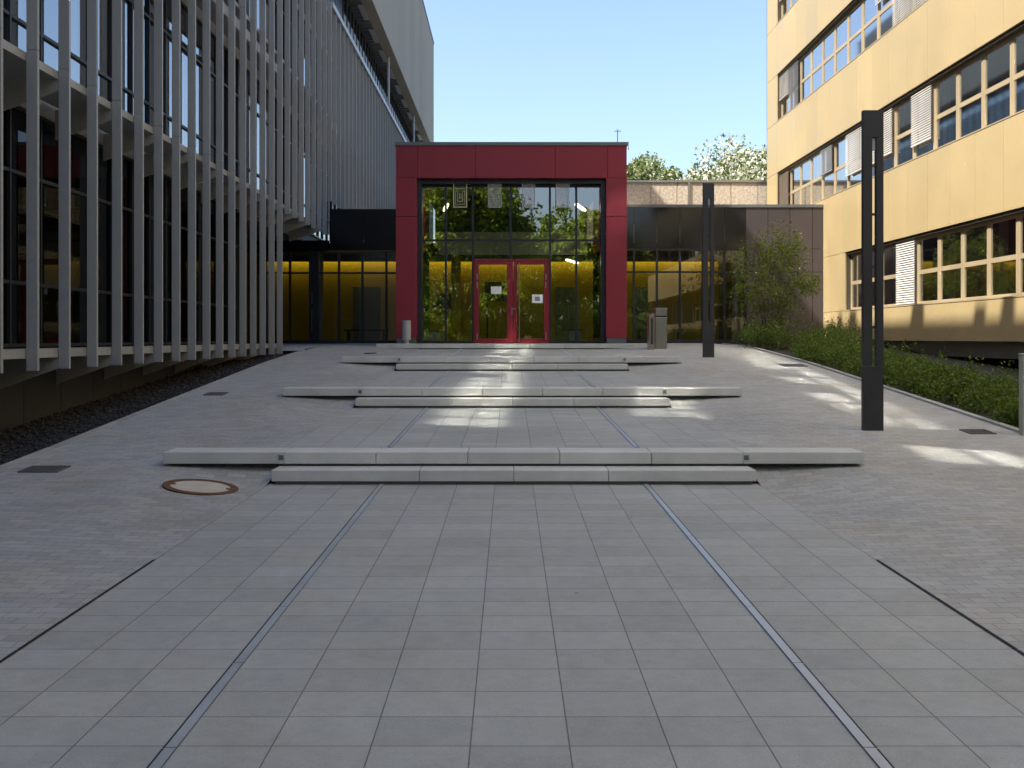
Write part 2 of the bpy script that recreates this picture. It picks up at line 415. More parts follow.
# ------------------------------------------------------------------ steps
def segs(x0, x1, joints):
    e = [x0]+[j for j in joints if x0+.2 < j < x1-.2]+[x1]
    return list(zip(e, e[1:]))
def step_low(y, z, label):
    t = thing('stone_step', label, 'step', (AX, y, z), 'steps of the stair flights')
    mb = MB()
    for a, b in segs(AX-2.565, AX+2.565, [AX+k for k in (-1,0,1)]):
        mb.box(a+.0025, b-.0025, y, y+.5, z+.036, z+RISE)
    mb.build('tread_block', M['step'], t, bevel=.008)
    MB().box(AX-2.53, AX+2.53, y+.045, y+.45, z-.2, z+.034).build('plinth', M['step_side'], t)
def step_up(y, z, label, light=True, half=3.82, wing=True):
    t = thing('stone_step', label, 'step', (AX, y, z), 'steps of the stair flights')
    mb = MB()
    for a, b in segs(AX-half, AX+half, [AX+k-.5 for k in range(-2,4)]):
        mb.box(a+.0025, b-.0025, y, y+UPD, z+RISE-.128, z+RISE)
    mb.build('tread_block', M['step'], t, bevel=.008)
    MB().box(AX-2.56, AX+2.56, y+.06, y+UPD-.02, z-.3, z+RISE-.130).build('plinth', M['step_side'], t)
    if light:
        for s in (-1, 1):
            l = MB().box(AX+s*2.53-.038, AX+s*2.53+.038, y-.004, y+.02, z+RISE-.098, z+RISE-.022).build('step_light', M['channel'], t, bevel=.002)
            MB().box(AX+s*2.53-.026, AX+s*2.53+.026, y-.006, y+.01, z+RISE-.086, z+RISE-.034).build('lens', M['coping'], l)
flights = [(Y1,g1,'front'),(Y2,g2,'middle'),(Y3,g3,'back')]
for y, z, nm in flights:
    step_low(y, z, 'short lower stone step of the %s flight' % nm)
    step_up(y+TREAD, z+RISE, 'wide upper stone step of the %s flight with overhanging ends' % nm)
step_up(Y4, g4, 'single wide stone step right before the red entrance', light=False)

# drainage channels in the terraces
def channel(s, y0, z0, y1, z1, label):
    x = AX+s*1.4
    t = thing('drainage_channel', label, 'drain', (x, y0, z0), 'slim metal drainage channels in the slab paving')
    def strip3(xa, xb, dz):
        m_ = MB(); y = y0; k = 0
        while y < y1-.01:
            y2 = min(y+1.0, y1)
            f = lambda q: z0+(z1-z0)*(q-y0)/(y1-y0)+dz
            m_.quad((xa,y+.003,f(y)),(xb,y+.003,f(y)),(xb,y2-.003,f(y2)),(xa,y2-.003,f(y2))); y = y2
        return m_
    strip3(x-.032 if s < 0 else x-.026, x+.026 if s < 0 else x+.032, .003).build('slot', M['slot'], t)
    strip3(x-.020 if s < 0 else x-.026, x+.026 if s < 0 else x+.020, .007).build('lid', M['channel'], t)
ends = [(-12,-.168,Y1+.04,g1,'front'),(Y1+TREAD+UPD+.01,t1,Y2+.04,g2,'second'),(Y2+TREAD+UPD+.01,t2,Y3+.04,g3,'third'),(Y3+TREAD+UPD+.01,t3,Y4+.04,g4,'last')]
for y0,z0,y1,z1,nm in ends:
    for s, sd in ((-1,'left'),(1,'right')):
        channel(s, y0, z0, y1, z1, '%s metal drainage channel in the slabs of the %s terrace' % (sd, nm))
for s, sd in ((-1,'left'),(1,'right')):
    x = AX+s*2.6; mb = MB(); y = -1.8
    ye = 7.1
    while y < ye:
        mb.quad((x-.009,y,.014*y+.006),(x+.009,y,.014*y+.006),(x+.009,y+.995,.014*(y+.995)+.006),(x-.009,y+.995,.014*(y+.995)+.006)); y += 1.0
    tag(mb.build('slot_drain', M['slot']), 'thin dark slot drain between slabs and small pavers on the %s' % sd, 'drain', 'slot drains beside the slab paving')

# covers and gullies, laid on the slope
def on_ground(o, x, y):
    e = .15
    n = Vector((-(G(x+e,y)-G(x-e,y))/(2*e), -(G(x,y+e)-G(x,y-e))/(2*e), 1)).normalized()
    o.location = (x, y, G(x,y)+.004)
    o.rotation_mode = 'QUATERNION'; o.rotation_quaternion = n.to_track_quat('Z','Y')
def manhole(x, y, r, label, infill=True):
    t = thing('manhole_cover', label, 'manhole')
    mb = MB(); n = 40; r1 = r*.80
    for k in range(n):
        a, b = 2*math.pi*k/n, 2*math.pi*(k+1)/n
        P = lambda q, a, z: (q*math.cos(a), q*math.sin(a), z)
        mb.quad(P(r1,a,.012),P(r,a,.012),P(r,b,.012),P(r1,b,.012))
        mb.quad(P(r,a,.012),P(r,a,-.03),P(r,b,-.03),P(r,b,.012))
    for a in (1.9, 5.1):
        c, s_ = math.cos(a)*r*.75, math.sin(a)*r*.75
        mb.cyl(c, s_, .004, .013, r*.085, n=10)
    mb.build('rim', M['rust'], t)
    MB().cyl(0, 0, -.03, .008, r1-.004, n=40).build('cover', M['infill'] if infill else M['iron'], t)
    on_ground(t, x, y); return t
manhole(-3.13, 10.12, .372, 'round manhole with rusty rim and pale concrete infill beside the front flight')
def grate(x, y, w, d, label):
    t = thing('gully_grate', label, 'drain', group='small iron gully grates in the pavers')
    mb = MB().box(-w/2,w/2,-d/2,-d/2+.03,-.03,.01).box(-w/2,w/2,d/2-.03,d/2,-.03,.01).box(-w/2,-w/2+.03,-d/2+.03,d/2-.03,-.03,.01).box(w/2-.03,w/2,-d/2+.03,d/2-.03,-.03,.01)
    mb.build('frame', M['iron'], t)
    mb = MB(); k = -w/2+.05
    while k < w/2-.04:
        mb.box(k, k+.02, -d/2+.03, d/2-.03, -.03, .007); k += .042
    mb.build('bars', M['iron'], t)
    MB().quad((-w/2+.01,-d/2+.01,.001),(w/2-.01,-d/2+.01,.001),(w/2-.01,d/2-.01,.001),(-w/2+.01,d/2-.01,.001)).build('pit', M['slot'], t)
    on_ground(t, x, y)
grate(-4.98, 10.7, .42, .34, 'iron gully grate at the left edge of the pavers near the gravel strip')
grate(6.15, 13.15, .34, .34, 'iron gully grate in the right pavers beside the hedge end')
grate(6.2, 21.9, .5, .5, 'large iron grate in the right pavers next to the far bushes')
grate(-5.0, 17.0, .34, .34, 'iron gully grate at the left pavers below the middle fins')
manhole(-3.6, 23.6, .2, 'small round iron cover left of the back flight', False)
manhole(-3.55, 25.4, .16, 'tiny round iron cover nearest the left side of the entrance', False)

# ------------------------------------------------------------------ left building with vertical fins
FX, GX = -6.0, -7.1
YB, YE, YG, YK = -12, 78.7, 26.7, 33.5        # building ends, end of ground storey, connector front
ob = thing('office_building', 'long grey office building clad in tall vertical metal fins on the left', 'building', (GX, 20, 0))
sp = .9095; y0 = 6*1.972-.02; k0 = -18
n = 0
for k in range(k0, 75):
    y = y0+k*sp
    if y > YE-.1 or y < YB: continue
    zb = 1.28 if y < YG else (5.08 if y < YK else 6.3)
    mb = MB()
    cuts = [zb, 5.36, 9.20, 13.0] if zb < 5 else ([zb, 9.20, 13.0])
    for a, b in zip(cuts, cuts[1:]):
        mb.box(FX-.14, FX, y-.026, y+.026, a+.004, b-.004)
    mb.build('facade_fin', M['fin'], ob); n += 1
# ledges
def ledge(z0, z1, ya, yb):
    mb = MB(); y = ya
    while y < yb-.01:
        y2 = min(y+sp*4, yb)
        mb.box(FX-.20, FX-.15, y+.003, y2-.003, z0, z1); y = y2
    mb.box(GX+.05, FX-.202, ya, yb, z1-.05, z1-.012)
    mb.build('walkway_ledge', M['ledge'], ob)
ledge(1.44, 1.56, YB, YG); ledge(5.22, 5.33, YB, YK-.05); ledge(9.17, 9.26, YB, YE); ledge(12.72, 12.86, YB, YE)
# light shade strip under the third ledge and further back
mb = MB(); y = YB
while y < YG: mb.box(FX-.23, FX-.16, y+.01, min(y+sp*2,YG)-.01, 8.70, 8.93); y += sp*2
mb.build('shade_strip', M['pale'], ob)
mb = MB(); y = YK+.3
while y < YE-1: mb.box(FX-.23, FX-.16, y+.01, y+sp*2-.01, 8.92, 9.13); y += sp*2
mb.build('shade_strip', M['pale'], ob)
mb = MB(); y = YK+.3
while y < YE-1: mb.box(FX-.06, FX+.03, y+.01, y+sp*2-.01, 12.88, 13.06); y += sp*2
mb.build('shade_strip', M['pale'], ob)
# brackets under ledges, at every second fin
for zt, ylim in ((1.44, YG), (5.22, YK)):
    for k in range(-6, 30, 2):
        y = y0+k*sp
        if y < 3 or y > ylim: continue
        MB().prism_y([(FX-.145, zt-.005),(FX-.145, zt-.15),(GX+.08, zt-.46),(GX+.08, zt-.005)], y-.02, y+.02).build('bracket', M['ledge'], ob)
# plinth
mb = MB(); y = YB
while y < YG-.01:
    y2 = min(y+1.2, YG); mb.box(-7.25, -7.0, y+.008, y2-.008, -1, 1.39); y = y2
mb.build('plinth', M['plinth'], ob)
# floors and inner walls
mb = MB()
mb.box(-19.9, GX-.02, YB+.1, YG-.05, 1.2, 1.50)
for z in (5.05, 8.95, 12.65): mb.box(-19.9, GX-.02, YB+.1, YE-.1, z, z+.32)
mb.build('floor_slabs', M['slabceil'], ob)
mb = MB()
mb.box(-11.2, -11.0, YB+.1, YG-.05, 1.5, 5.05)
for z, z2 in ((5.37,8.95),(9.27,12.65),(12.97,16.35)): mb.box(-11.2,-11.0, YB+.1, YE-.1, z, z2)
rr = random.Random(5)
for z, z2, ye in ((1.5,5.05,YG),(5.37,8.95,YE),(9.27,12.65,YE),(12.97,16.35,YE)):
    y = YB+2
    while y < ye-3:
        mb.box(-10.98, GX-.5, y, y+.12, z, z2); y += rr.choice((3.64,5.46,5.46,7.28))
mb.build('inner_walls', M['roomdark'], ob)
MB().box(-12, GX+.06, YG-.04, YG+.1, -.2, 5.2).build('end_wall', M['plinth'], ob)
MB().box(-20, GX+.04, YE-.08, YE+.06, 0, 16.3).box(-20, GX+.04, YB-.06, YB+.08, -.5, 16.3).box(-20.2,-20,YB,YE,-.5,16.3).build('outer_wall', M['plinth'], ob)
MB().box(-12, GX+.04, YG+.1, YK, 4.98, 5.045).build('overhang_soffit', M['soffit'], ob)
# parapet block; unseen near part lowered to place its shadow on the beige building
YSTEP = 48
mb = MB(); y = YB
while y < YE-.01:
    y2 = min(y+3.0, YE); mb.box(FX-.5, FX, y+.004, y2-.004, 16.42, 24.8 if y2 > YSTEP else 23.1); y = y2
mb.box(-20, FX-.52, YE-.1, YE, 16.42, 24.8); mb.box(-20, FX-.52, YB, YB+.1, 16.42, 23.1); mb.box(-20.2, -20.02, YB, YE, 16.42, 23.1); mb.box(-20, FX-.52, YSTEP-.1, YSTEP, 23.2, 24.8); mb.box(-20.2, -20.02, YSTEP, YE, 23.12, 24.8)
mb.build('upper_cladding', M['clad'], ob)
MB().box(-20.3, FX+.04, YSTEP+.01, YE+.04, 24.81, 24.92).box(-20.3, FX+.04, YB-.04, YSTEP-.11, 23.11, 23.2).build('roof', M['coping'], ob)
mb = MB(); mb.box(-20, FX-.502, YB+.1, YE-.1, 16.44, 16.56)
y = 30
while y < YE-1: mb.box(FX-1.0, FX-.505, y, y+.05, 16.39, 16.438); y += .55
mb.build('soffit', M['soffit'], ob)
y = 40.5
for k in range(11):
    MB().box(FX-.72, FX-.48, y, y+2.1, 16.355, 16.380).build('soffit_panel', M['pale'], ob); y += 3.5
for y in (52.3, 66):
    MB().cyl(FX-.35, y, 12.86, 16.4, .06).build('roof_post', M['pale'], ob)
for vy, vw, vh in ((23.0,.55,1.0),(18.1,.7,1.1),(14.7,.5,.9),(13.4,.45,1.2),(25.0,.4,.7),(24.2,.35,.9),(9.5,.6,1.0)):
    MB().box(FX-1.1, FX-.4, vy-vw/2, vy+vw/2, 23.205, 23.2+vh).build('roof_shadow_block', M['coping'], ob)  # unseen boxes added to throw shadow bars onto the beige building
# windows
def left_window(y, z0, z1, rows, first):
    w = sp*2
    mb = MB(); e = .002
    for yy in (y+e, y+w/2-.02): mb.box(GX-.04, GX+.05, yy, yy+.045, z0, z1)
    zz = [z0]+rows+[z1-.05]
    for z in zz:
        mb.box(GX-.03, GX+.045, y+.047+e, y+w/2-.022, z, z+.05); mb.box(GX-.03, GX+.045, y+w/2+.027, y+w-e, z, z+.05)
    f = mb.build('window', M['darkframe'], ob)
    MB().quad((GX,y,z0),(GX,y+w,z0),(GX,y+w,z1),(GX,y,z1)).build('pane', M['glassleft' if first else 'glassupper'], f)
    if z0 > 12.9:
        for a in (y+.06, y+w/2+.04):
            MB().box(GX+.052, GX+.060, a+.1, a+w/2-.32, z0+.3, z1-.85).build('blind', M['skypanel'], f)  # added panel before the pane, standing for its sky reflection
    q = rr.random()
    if q < (.3 if first else .62) and z0 < 12.9:     # a pale curtain hanging behind the pane
        a = y+rr.choice((.06, w/2+.05)); h = rr.choice((0, 0, .95))
        mbc = MB(); nn = 12; ww = w/2-.12
        for i in range(nn):
            mbc.quad((GX-.16+.03*(i%2), a+ww*i/nn, z0+h+.1),(GX-.16+.03*((i+1)%2), a+ww*(i+1)/nn, z0+h+.1),(GX-.16+.03*((i+1)%2), a+ww*(i+1)/nn, z1-.1),(GX-.16+.03*(i%2), a+ww*i/nn, z1-.1))
        mbc.build('curtain', M['drape'], f)
wbase = y0-.42
far = MB()
for fl, (z0, z1, rows) in enumerate(((1.57,5.04,[2.47,4.05]),(5.38,8.94,[6.25,7.95]),(9.28,12.64,[10.15,11.8]),(12.98,16.34,[14.2]))):
    k = -12
    while True:
        y = wbase+k*sp*2; k += 1
        if y+sp*2 > (YG if fl == 0 else YE): break
        if y < YB+.2: continue
        near = (y > 6 and y < 44) if fl < 3 else (y > 42)
        if near: left_window(y, z0, z1, rows, fl == 0)
        else:
            far.box(GX-.03, GX+.02, y+.06, y+sp*2-.06, z0+.06, z1-.06)
tag(far.build('window_row', M['darkframe'], ob), kind='stuff')

# ------------------------------------------------------------------ right building with beige panels
RX, WM = 10.5, 1.29
ROWS = [(2.55,4.38,31.35),(6.34,8.20,39.35),(10.2,12.06,39.35),(14.03,15.9,39.35)]
RY0, RY1, RTOP = -9, 40.9, 18.2
rb = thing('beige_building', 'sunlit beige panelled building with ribbon windows on the right', 'building', (RX, 20, 0))
bands = [(1.62,2.55),(4.38,6.34),(8.20,10.2),(12.06,14.03),(15.9,RTOP)]
def panel_row(mb, za, zb, ya, yb):
    y = 39.35
    edges = [yb]
    while y > ya+.2:
        if y < yb-.2: edges.append(y)
        y -= WM
    edges.append(ya)
    for b, a in zip(edges, edges[1:]):
        mb.box(RX, RX+.05, a+.008, b-.008, za+.006, zb-.006)
for za, zb in bands:
    mb = MB(); panel_row(mb, za, zb, RY0, RY1); mb.build('spandrel_panels', M['gold'], rb, bevel=.003, seg=1)
for (z0, z1, yw) in ROWS:
    mb = MB(); mb.box(RX, RX+.05, yw+.005, RY1-.005, z0+.005, z1-.005) if yw > 35 else panel_row(mb, z0, z1, yw, RY1)
    mb.build('corner_panel', M['gold'], rb, bevel=.003, seg=1)
# structure behind the panels: spandrel walls, slabs, gable, roof
mb = MB()
for za, zb in bands: mb.box(RX+.052, RX+.30, RY0, RY1-.06, za+.02, zb-.02)
for (z0,z1,yw) in ROWS: mb.box(RX+.052, RX+.30, yw+.02, RY1-.06, z0, z1)
mb.build('backing_wall', M['goldback'], rb)
mb = MB()
mb.box(RX, RX+12, RY1-.055, RY1-.005, 1.62, RTOP); mb.box(RX+.31, RX+12, RY0, RY0+.1, 0, RTOP)
mb.build('gable_wall', M['gold'], rb)
MB().box(RX-.03, RX+12, RY0-.03, RY1+.03, RTOP+.002, RTOP+.12).build('roof', M['coping'], rb)
mb = MB()
for z in (2.0, 5.6, 9.4, 13.2, 17.0): mb.box(RX+.31, RX+11.9, RY0+.1, RY1-.1, z-.75 if z < 3 else z-.6, z)
mb.build('floor_slabs', M['slabceil'], rb)
mb = MB(); 
for z, z2 in ((2.0,5.0),(5.6,8.8),(9.4,12.6),(13.2,16.4)):
    mb.box(RX+5, RX+5.15, RY0+.1, RY1-.1, z, z2)
    y = RY1-4
    while y > RY0+2: mb.box(RX+.45, RX+4.98, y, y+.1, z, z2); y -= WM*rr.choice((2,3,3))
mb.build('inner_walls', M['room'], rb)
mb = MB(); y = RY0
while y < 33.4:
    y2 = min(y+1.29, 33.4); mb.box(11.25, 11.5, y+.006, y2-.006, -.6, 1.61); y = y2
mb.build('base_wall', M['plinth'], rb)
BL = {(0,0):('o',0),(0,3):('light',.99),
      (1,0):('brown',.99),(1,4):('dark',.5),(1,6):('light',.74),(1,7):('light',.75),(1,8):('light',.7),(1,10):('light',.78),
      (2,0):('light',.55),(2,1):('dark',.99),(2,8):('light',.35),(2,9):('light',.3),
      (3,0):('light',.5),(3,2):('light',.4)}
CUR = {(0,5):1,(0,6):1,(0,7):1,(1,11):1,(1,12):1,(1,2):1,(1,3):1,(2,3):1,(2,5):1,(2,2):1,(1,5):1,(0,8):1,(0,1):1}
for k in range(9, 30):  # closed blinds added, mostly out of view, to block sun mirrored onto the paving
    if k not in (20, 21, 14): BL[(2,k)] = ('light', .99)
for k in range(24, 30): BL[(3,k)] = ('light', .99)
BL[(3,15)] = ('light',.5); BL[(3,18)] = ('light',.45); BL[(1,22)] = ('light',.99); BL[(1,18)] = ('light',.5); BL[(1,16)] = ('light',.4)  # more unseen blinds added to break up the mirrored sun strips
cnt = 0
for r, (z0, z1, yw) in enumerate(ROWS):
    k = 0
    while True:
        y1 = yw-k*WM; ya = y1-WM
        if ya < (9 if r == 0 else 8) : break
        xg = RX+.20
        mb = MB()
        a, b, c, d = ya+.02, y1-.02, z0+.03, z1-.07
        zm = (c+d)/2-.03
        mb.box(xg-.012, xg+.05, a, a+.075, c, d); mb.box(xg-.012, xg+.05, b-.075, b, c, d)
        mb.box(xg-.012, xg+.05, a+.077, b-.077, c, c+.07); mb.box(xg-.012, xg+.05, a+.077, b-.077, d-.07, d)
        mb.box(xg-.014, xg+.05, a+.077, b-.077, zm-.055, zm+.055)
        mb.box(xg-.02, xg+.02, ya+.001, a-.001, c, d); mb.box(xg-.02, xg+.02, b+.001, y1-.001, c, d)
        w = mb.build('window', M['goldframe'], rb)
        for (p, q) in ((c+.072, zm-.057), (zm+.057, d-.072)):
            MB().quad((xg+.01,b-.076,p),(xg+.01,a+.076,p),(xg+.01,a+.076,q),(xg+.01,b-.076,q)).build('pane', M['glassright'], w)
        key = (r, k)
        if key in BL and BL[key][1]:
            kind, fr = BL[key]
            zt = z1-.04; zlow = zt-(zt-c)*fr; mbb = MB(); z = zt
            while z > zlow:
                n_ = len(mbb.v)
                mbb.v += [(xg-.115,a+.0,z-.052),(xg-.115,b-.0,z-.052),(xg-.085,b-.0,z-.003),(xg-.085,a+.0,z-.003)]
                mbb.f.append((n_,n_+1,n_+2,n_+3))
                z -= .062
            mbb.box(xg-.12, xg-.085, a+.02, b-.02, z-.01, z+.02)
            mbb.build('blind', M[{'light':'blind','brown':'blindbrown','dark':'blinddark'}[kind]], w)
        elif key in CUR:
            ww = .42; aa = b-.12-ww if (k % 2) else a+.1; mbc = MB(); nn = 8
            for i in range(nn):
                mbc.quad((xg+.14+.03*(i%2), aa+ww*i/nn, c+.05),(xg+.14+.03*((i+1)%2), aa+ww*(i+1)/nn, c+.05),(xg+.14+.03*((i+1)%2), aa+ww*(i+1)/nn, d),(xg+.14+.03*(i%2), aa+ww*i/nn, d))
            mbc.build('curtain', M['drape'], w)
        cnt += 1; k += 1
# head and sill flashing; heads coloured dark for the shadow at the window tops
for (z0,z1,yw) in ROWS:
    MB().box(RX+.052, RX+.30, RY0, yw, z1-.065, z1-.008).build('window_head', M['goldback'], rb)
    MB().box(RX-.012, RX+.15, RY0, yw-.01, z0-.002, z0+.026).build('window_sill', M['goldframe'], rb)

# ------------------------------------------------------------------ entrance building
EY, GY = 29.0, 29.55
PX0, PX1 = AX-3.35, AX+3.35
PT, LB = 7.28, 6.34
eb = thing('entrance_building', 'square dark red entrance portal with glass front and double doors', 'building', (AX, EY, FL))
mb = MB()
for (a, b) in ((PX0, PX0+.6), (PX1-.6, PX1)):
    mb.box(a, b, EY, 33.6, FL+.16, 5.22); mb.box(a, b, EY, 33.6, 5.232, LB)
xj = [PX0, PX0+1.72*.35+.03, AX-1.05, AX+1.28, PX1-.56, PX1]
for a, b in zip(xj, xj[1:]): mb.box(a+.004, b-.004, EY, 33.6, LB+.004, PT)
mb.build('portal_frame', M['red'], eb, bevel=.004, seg=1)
MB().box(PX0+.02, PX0+.58, EY+.02, 33.5, FL-.01, FL+.16).box(PX1-.58, PX1-.02, EY+.02, 33.5, FL-.01, FL+.16).build('pier_base', M['coping'], eb)
MB().box(PX0-.03, PX1+.03, EY-.03, 34, PT+.002, PT+.10).build('roof_coping', M['coping'], eb)
gx0, gx1 = PX0+.6, PX1-.6
mb = MB()
mb.box(gx0, gx0+.13, GY-.3, GY+.08, FL, LB-.005); mb.box(gx1-.13, gx1, GY-.3, GY+.08, FL, LB-.005)
mb.box(gx0+.132, gx1-.132, GY-.3, GY+.08, LB-.12, LB-.005)
mulx = [(x-510)*GY/1000 for x in (445.9,472.9,510.6,549.9,576.2)]
ztr = 1.7+(338-240.4)*GY/1000; zdo = 1.7+(338-261.5)*GY/1000
for i, x in enumerate(mulx):
    lo = zdo+.07 if i == 2 else FL
    mb.box(x-.03, x+.03, GY-.06, GY+.06, lo, LB-.122)
cells = [gx0+.13]+mulx+[gx1-.13]
for a, b in zip(cells, cells[1:]):
    ra, rb_ = (a+.032 if a > gx0+.2 else a+.002), (b-.032 if b < gx1-.2 else b-.002)
    mb.box(ra, rb_, GY-.055, GY+.055, ztr-.028, ztr+.028)
    if not (mulx[0] < a+.1 and b-.1 < mulx[4] and a > mulx[0]+.5 and b < mulx[4]-.5): mb.box(ra, rb_, GY-.055, GY+.055, FL, FL+.08)
    mb.box(ra, rb_, GY-.055, GY+.055, LB-.19, LB-.123)
mb.build('curtain_wall_frame', M['darkframe'], eb)
for i, (a, b) in enumerate(zip(cells, cells[1:])):
    MB().quad((a,GY,ztr),(b,GY,ztr),(b,GY,LB-.12),(a,GY,LB-.12)).build('pane', M['glass'], eb)
    lo = zdo if i in (2,3) else FL
    MB().quad((a,GY,lo),(b,GY,lo),(b,GY,ztr),(a,GY,ztr)).build('pane', M['glass'], eb)
# red double door
d0, d1 = mulx[1], mulx[3]; dm = (438.5+.0-510)*0+(513.2-510)*GY/1000
mb = MB()
mb.box(d0+.032, d0+.09, GY-.08, GY+.05, FL, zdo); mb.box(d1-.09, d1-.032, GY-.08, GY+.05, FL, zdo)
mb.box(d0+.032, d1-.032, GY-.08, GY+.05, zdo+.002, zdo+.07)
mb.build('door_frame', M['redframe'], eb, bevel=.004)
for (a, b, hs) in ((d0+.095, dm-.004, 1), (dm+.004, d1-.095, -1)):
    mb = MB(); z0, z1 = FL+.012, zdo-.006; st = .10
    if hs == 1: sa, sb = st-.02, st+.08
    else: sa, sb = .11, st-.02
    mb.box(a, a+sa, GY-.09, GY-.02, z0, z1); mb.box(b-sb, b, GY-.09, GY-.02, z0, z1)
    mb.box(a+sa+.001, b-sb-.001, GY-.088, GY-.022, z0, z0+.13); mb.box(a+sa+.001, b-sb-.001, GY-.088, GY-.022, z1-.09, z1)
    dl = mb.build('door', M['redframe'], eb, bevel=.004)
    MB().quad((a+sa,GY-.055,z0+.13),(b-sb,GY-.055,z0+.13),(b-sb,GY-.055,z1-.09),(a+sa,GY-.055,z1-.09)).build('pane', M['glass'], dl)
    hx = a+.02 if hs == 1 else b-.04
    for zz, hh in ((z0+.1,.2),(z0+1.62,.18),(z0+1.86,.18)):
        MB().box(hx, hx+.025, GY-.108, GY-.091, zz, zz+hh).build('hinge', M['steel'], dl)
    if hs == 1:
        MB().box(b-.045, b-.02, GY-.11, GY-.092, z0+.82, z0+1.05).box(b-.04, b+.09, GY-.15, GY-.13, z0+.99, z0+1.012).build('handle', M['steel'], dl)
    else:
        MB().cyl(a+.17, GY-.13, z0+.04, z1-.03, .014).box(a+.16,a+.18,GY-.13,GY-.06,z0+.2,z0+.22).box(a+.16,a+.18,GY-.13,GY-.06,z1-.2,z1-.18).build('pull_bar', M['steel'], dl)
# lobby behind all three glass fronts
LX0, LX1, BY = -9.2, 7.9, 37.9
MB().box(LX0, LX1, 33.62, BY, FL-.25, FL-.01).box(gx0, gx1, GY+.09, 33.61, FL-.25, FL-.012).build('floor', M['lobbyfloor'], eb)
mb = MB(); mb.box(LX0, LX1, BY, BY+.2, FL-.01, 4.779)
mb.box(gx0-.02, gx0, GY+.3, 33.6, FL, 4.45); mb.box(gx1, gx1+.02, GY+.3, 33.6, FL, 4.45)
mb.build('yellow_wall', M['yellow'], eb)
mb = MB(); mb.box(LX0, LX1, 33.7, BY+.4, 4.78, 4.9); mb.box(LX0-.1, LX0, 33.7, BY, FL, 4.78); mb.box(LX1, LX1+.1, 33.7, BY, FL, 4.78)
mb.build('ceiling', M['roomdark'], eb)
MB().box(gx0, gx1, 36.2, 36.4, 4.9, LB).box(gx0-.02, gx1+.02, GY+.1, 36.4, LB+.0, LB+.003).build('hall_wall', M['roomdark'], eb)
MB().box(LX0+.1, LX1-.1, BY-.32, BY-.06, 4.715, 4.74).build('cove_light', M['cove'], eb)
MB().box(LX0, LX1, BY-.42, BY-.38, 4.56, 4.779).build('cove_lip', M['pale'], eb)
MB().box(gx0+.3, gx1-.2, 33.66, 33.70, 4.50, 5.27).build('gallery_parapet', M['frost'], eb)
MB().cyl(-1.9, 35.2, FL-.01, 4.78, .17).build('round_column', M['yellow'], eb)
MB().cyl(-6.55, 34.3, FL-.01, 4.78, .15).build('pale_column', M['pale'], eb)
MB().cyl(7.72, 34.2, FL-.01, 4.78, .13).build('pale_column', M['pale'], eb)
for x0, x1 in ((-5.95,-4.9),(1.7,2.45),(4.65,5.2)):
    MB().box(x0, x1, BY-.05, BY-.003, FL, FL+2.1).build('inner_door', M['greydoor'], eb)
ant = thing('roof_antenna', 'thin antenna mast on the red portal roof corner', 'antenna', (3.3, 31, PT+.1))
MB().cyl(3.25, 30.2, PT+.10, PT+.72, .012, n=8).cyl(3.25, 30.2, PT+.10, PT+.13, .05, n=10).box(3.14,3.36,30.19,30.21,PT+.66,PT+.675).box(3.1,3.6,30.19,30.21,PT+.13,PT+.14).cyl(3.58,30.2,PT+.1,PT+.35,.008,n=8).build('mast', M['coping'], ant)

# ------------------------------------------------------------------ glazed connectors on both sides
CY = 33.5
def zc(y): return 1.7+(338-y)*CY/1000
def xc(x): return (x-510)*CY/1000
lk = thing('left_connector', 'dark glazed connector between fin building and red portal', 'building', (-5, CY, FL))
mb = MB()
for a, b in ((-9.2,-6.05),):
    mb.box(a, b, CY, CY+.1, zc(251), 4.97)
xe = [-6.04,-4.9,PX0-.002]
for a, b in zip(xe, xe[1:]): mb.box(a+.004, b-.004, CY, CY+.1, zc(251)+.004, 6.02)
mb.build('upper_panels', M['black'], lk)
MB().box(-6.04, PX0-.01, CY+.12, BY+.5, 5.5, 6.0).build('roof', M['roof'], lk)
xs_ = [-9.2, -8.3, xc(290), xc(310), xc(318), xc(339), xc(362.4), xc(386.4), PX0-.003]
ztl = zc(273)
mb = MB()
for x in xs_[1:-1]: mb.box(x-.035, x+.035, CY-.03, CY+.08, FL-.02, zc(251)-.002)
for a, b in zip(xs_, xs_[1:]):
    for z in (FL-.03, ztl-.03, zc(251)-.062): mb.box(a+.037, b-.037, CY-.025, CY+.075, z, z+.06+(.05 if z < FL else 0))
mb.build('curtain_wall_frame', M['darkframe'], lk)
for a, b in zip(xs_, xs_[1:]):
    MB().quad((a,CY+.03,FL),(b,CY+.03,FL),(b,CY+.03,ztl),(a,CY+.03,ztl)).build('pane', M['linkglass'], lk)
    MB().quad((a,CY+.03,ztl),(b,CY+.03,ztl),(b,CY+.03,zc(251)),(a,CY+.03,zc(251))).build('pane', M['linkglass'], lk)
mb = MB().box(xc(310)+.04, xc(310)+.28, CY-.05, CY+.02, FL, zc(253)); ent = mb.build('door_post', M['darkframe'], lk)
MB().cyl(xc(310)+.08, CY-.1, FL+.3, FL+1.1, .02, n=10).cyl(xc(310)+.08, CY-.1, FL+1.3, FL+1.7, .02, n=10).build('handle', M['steel'], ent)
MB().box(-6.75, -5.55, CY-.75, CY-.1, 1.40, 1.50).build('door_step', M['step'], lk, bevel=.006)

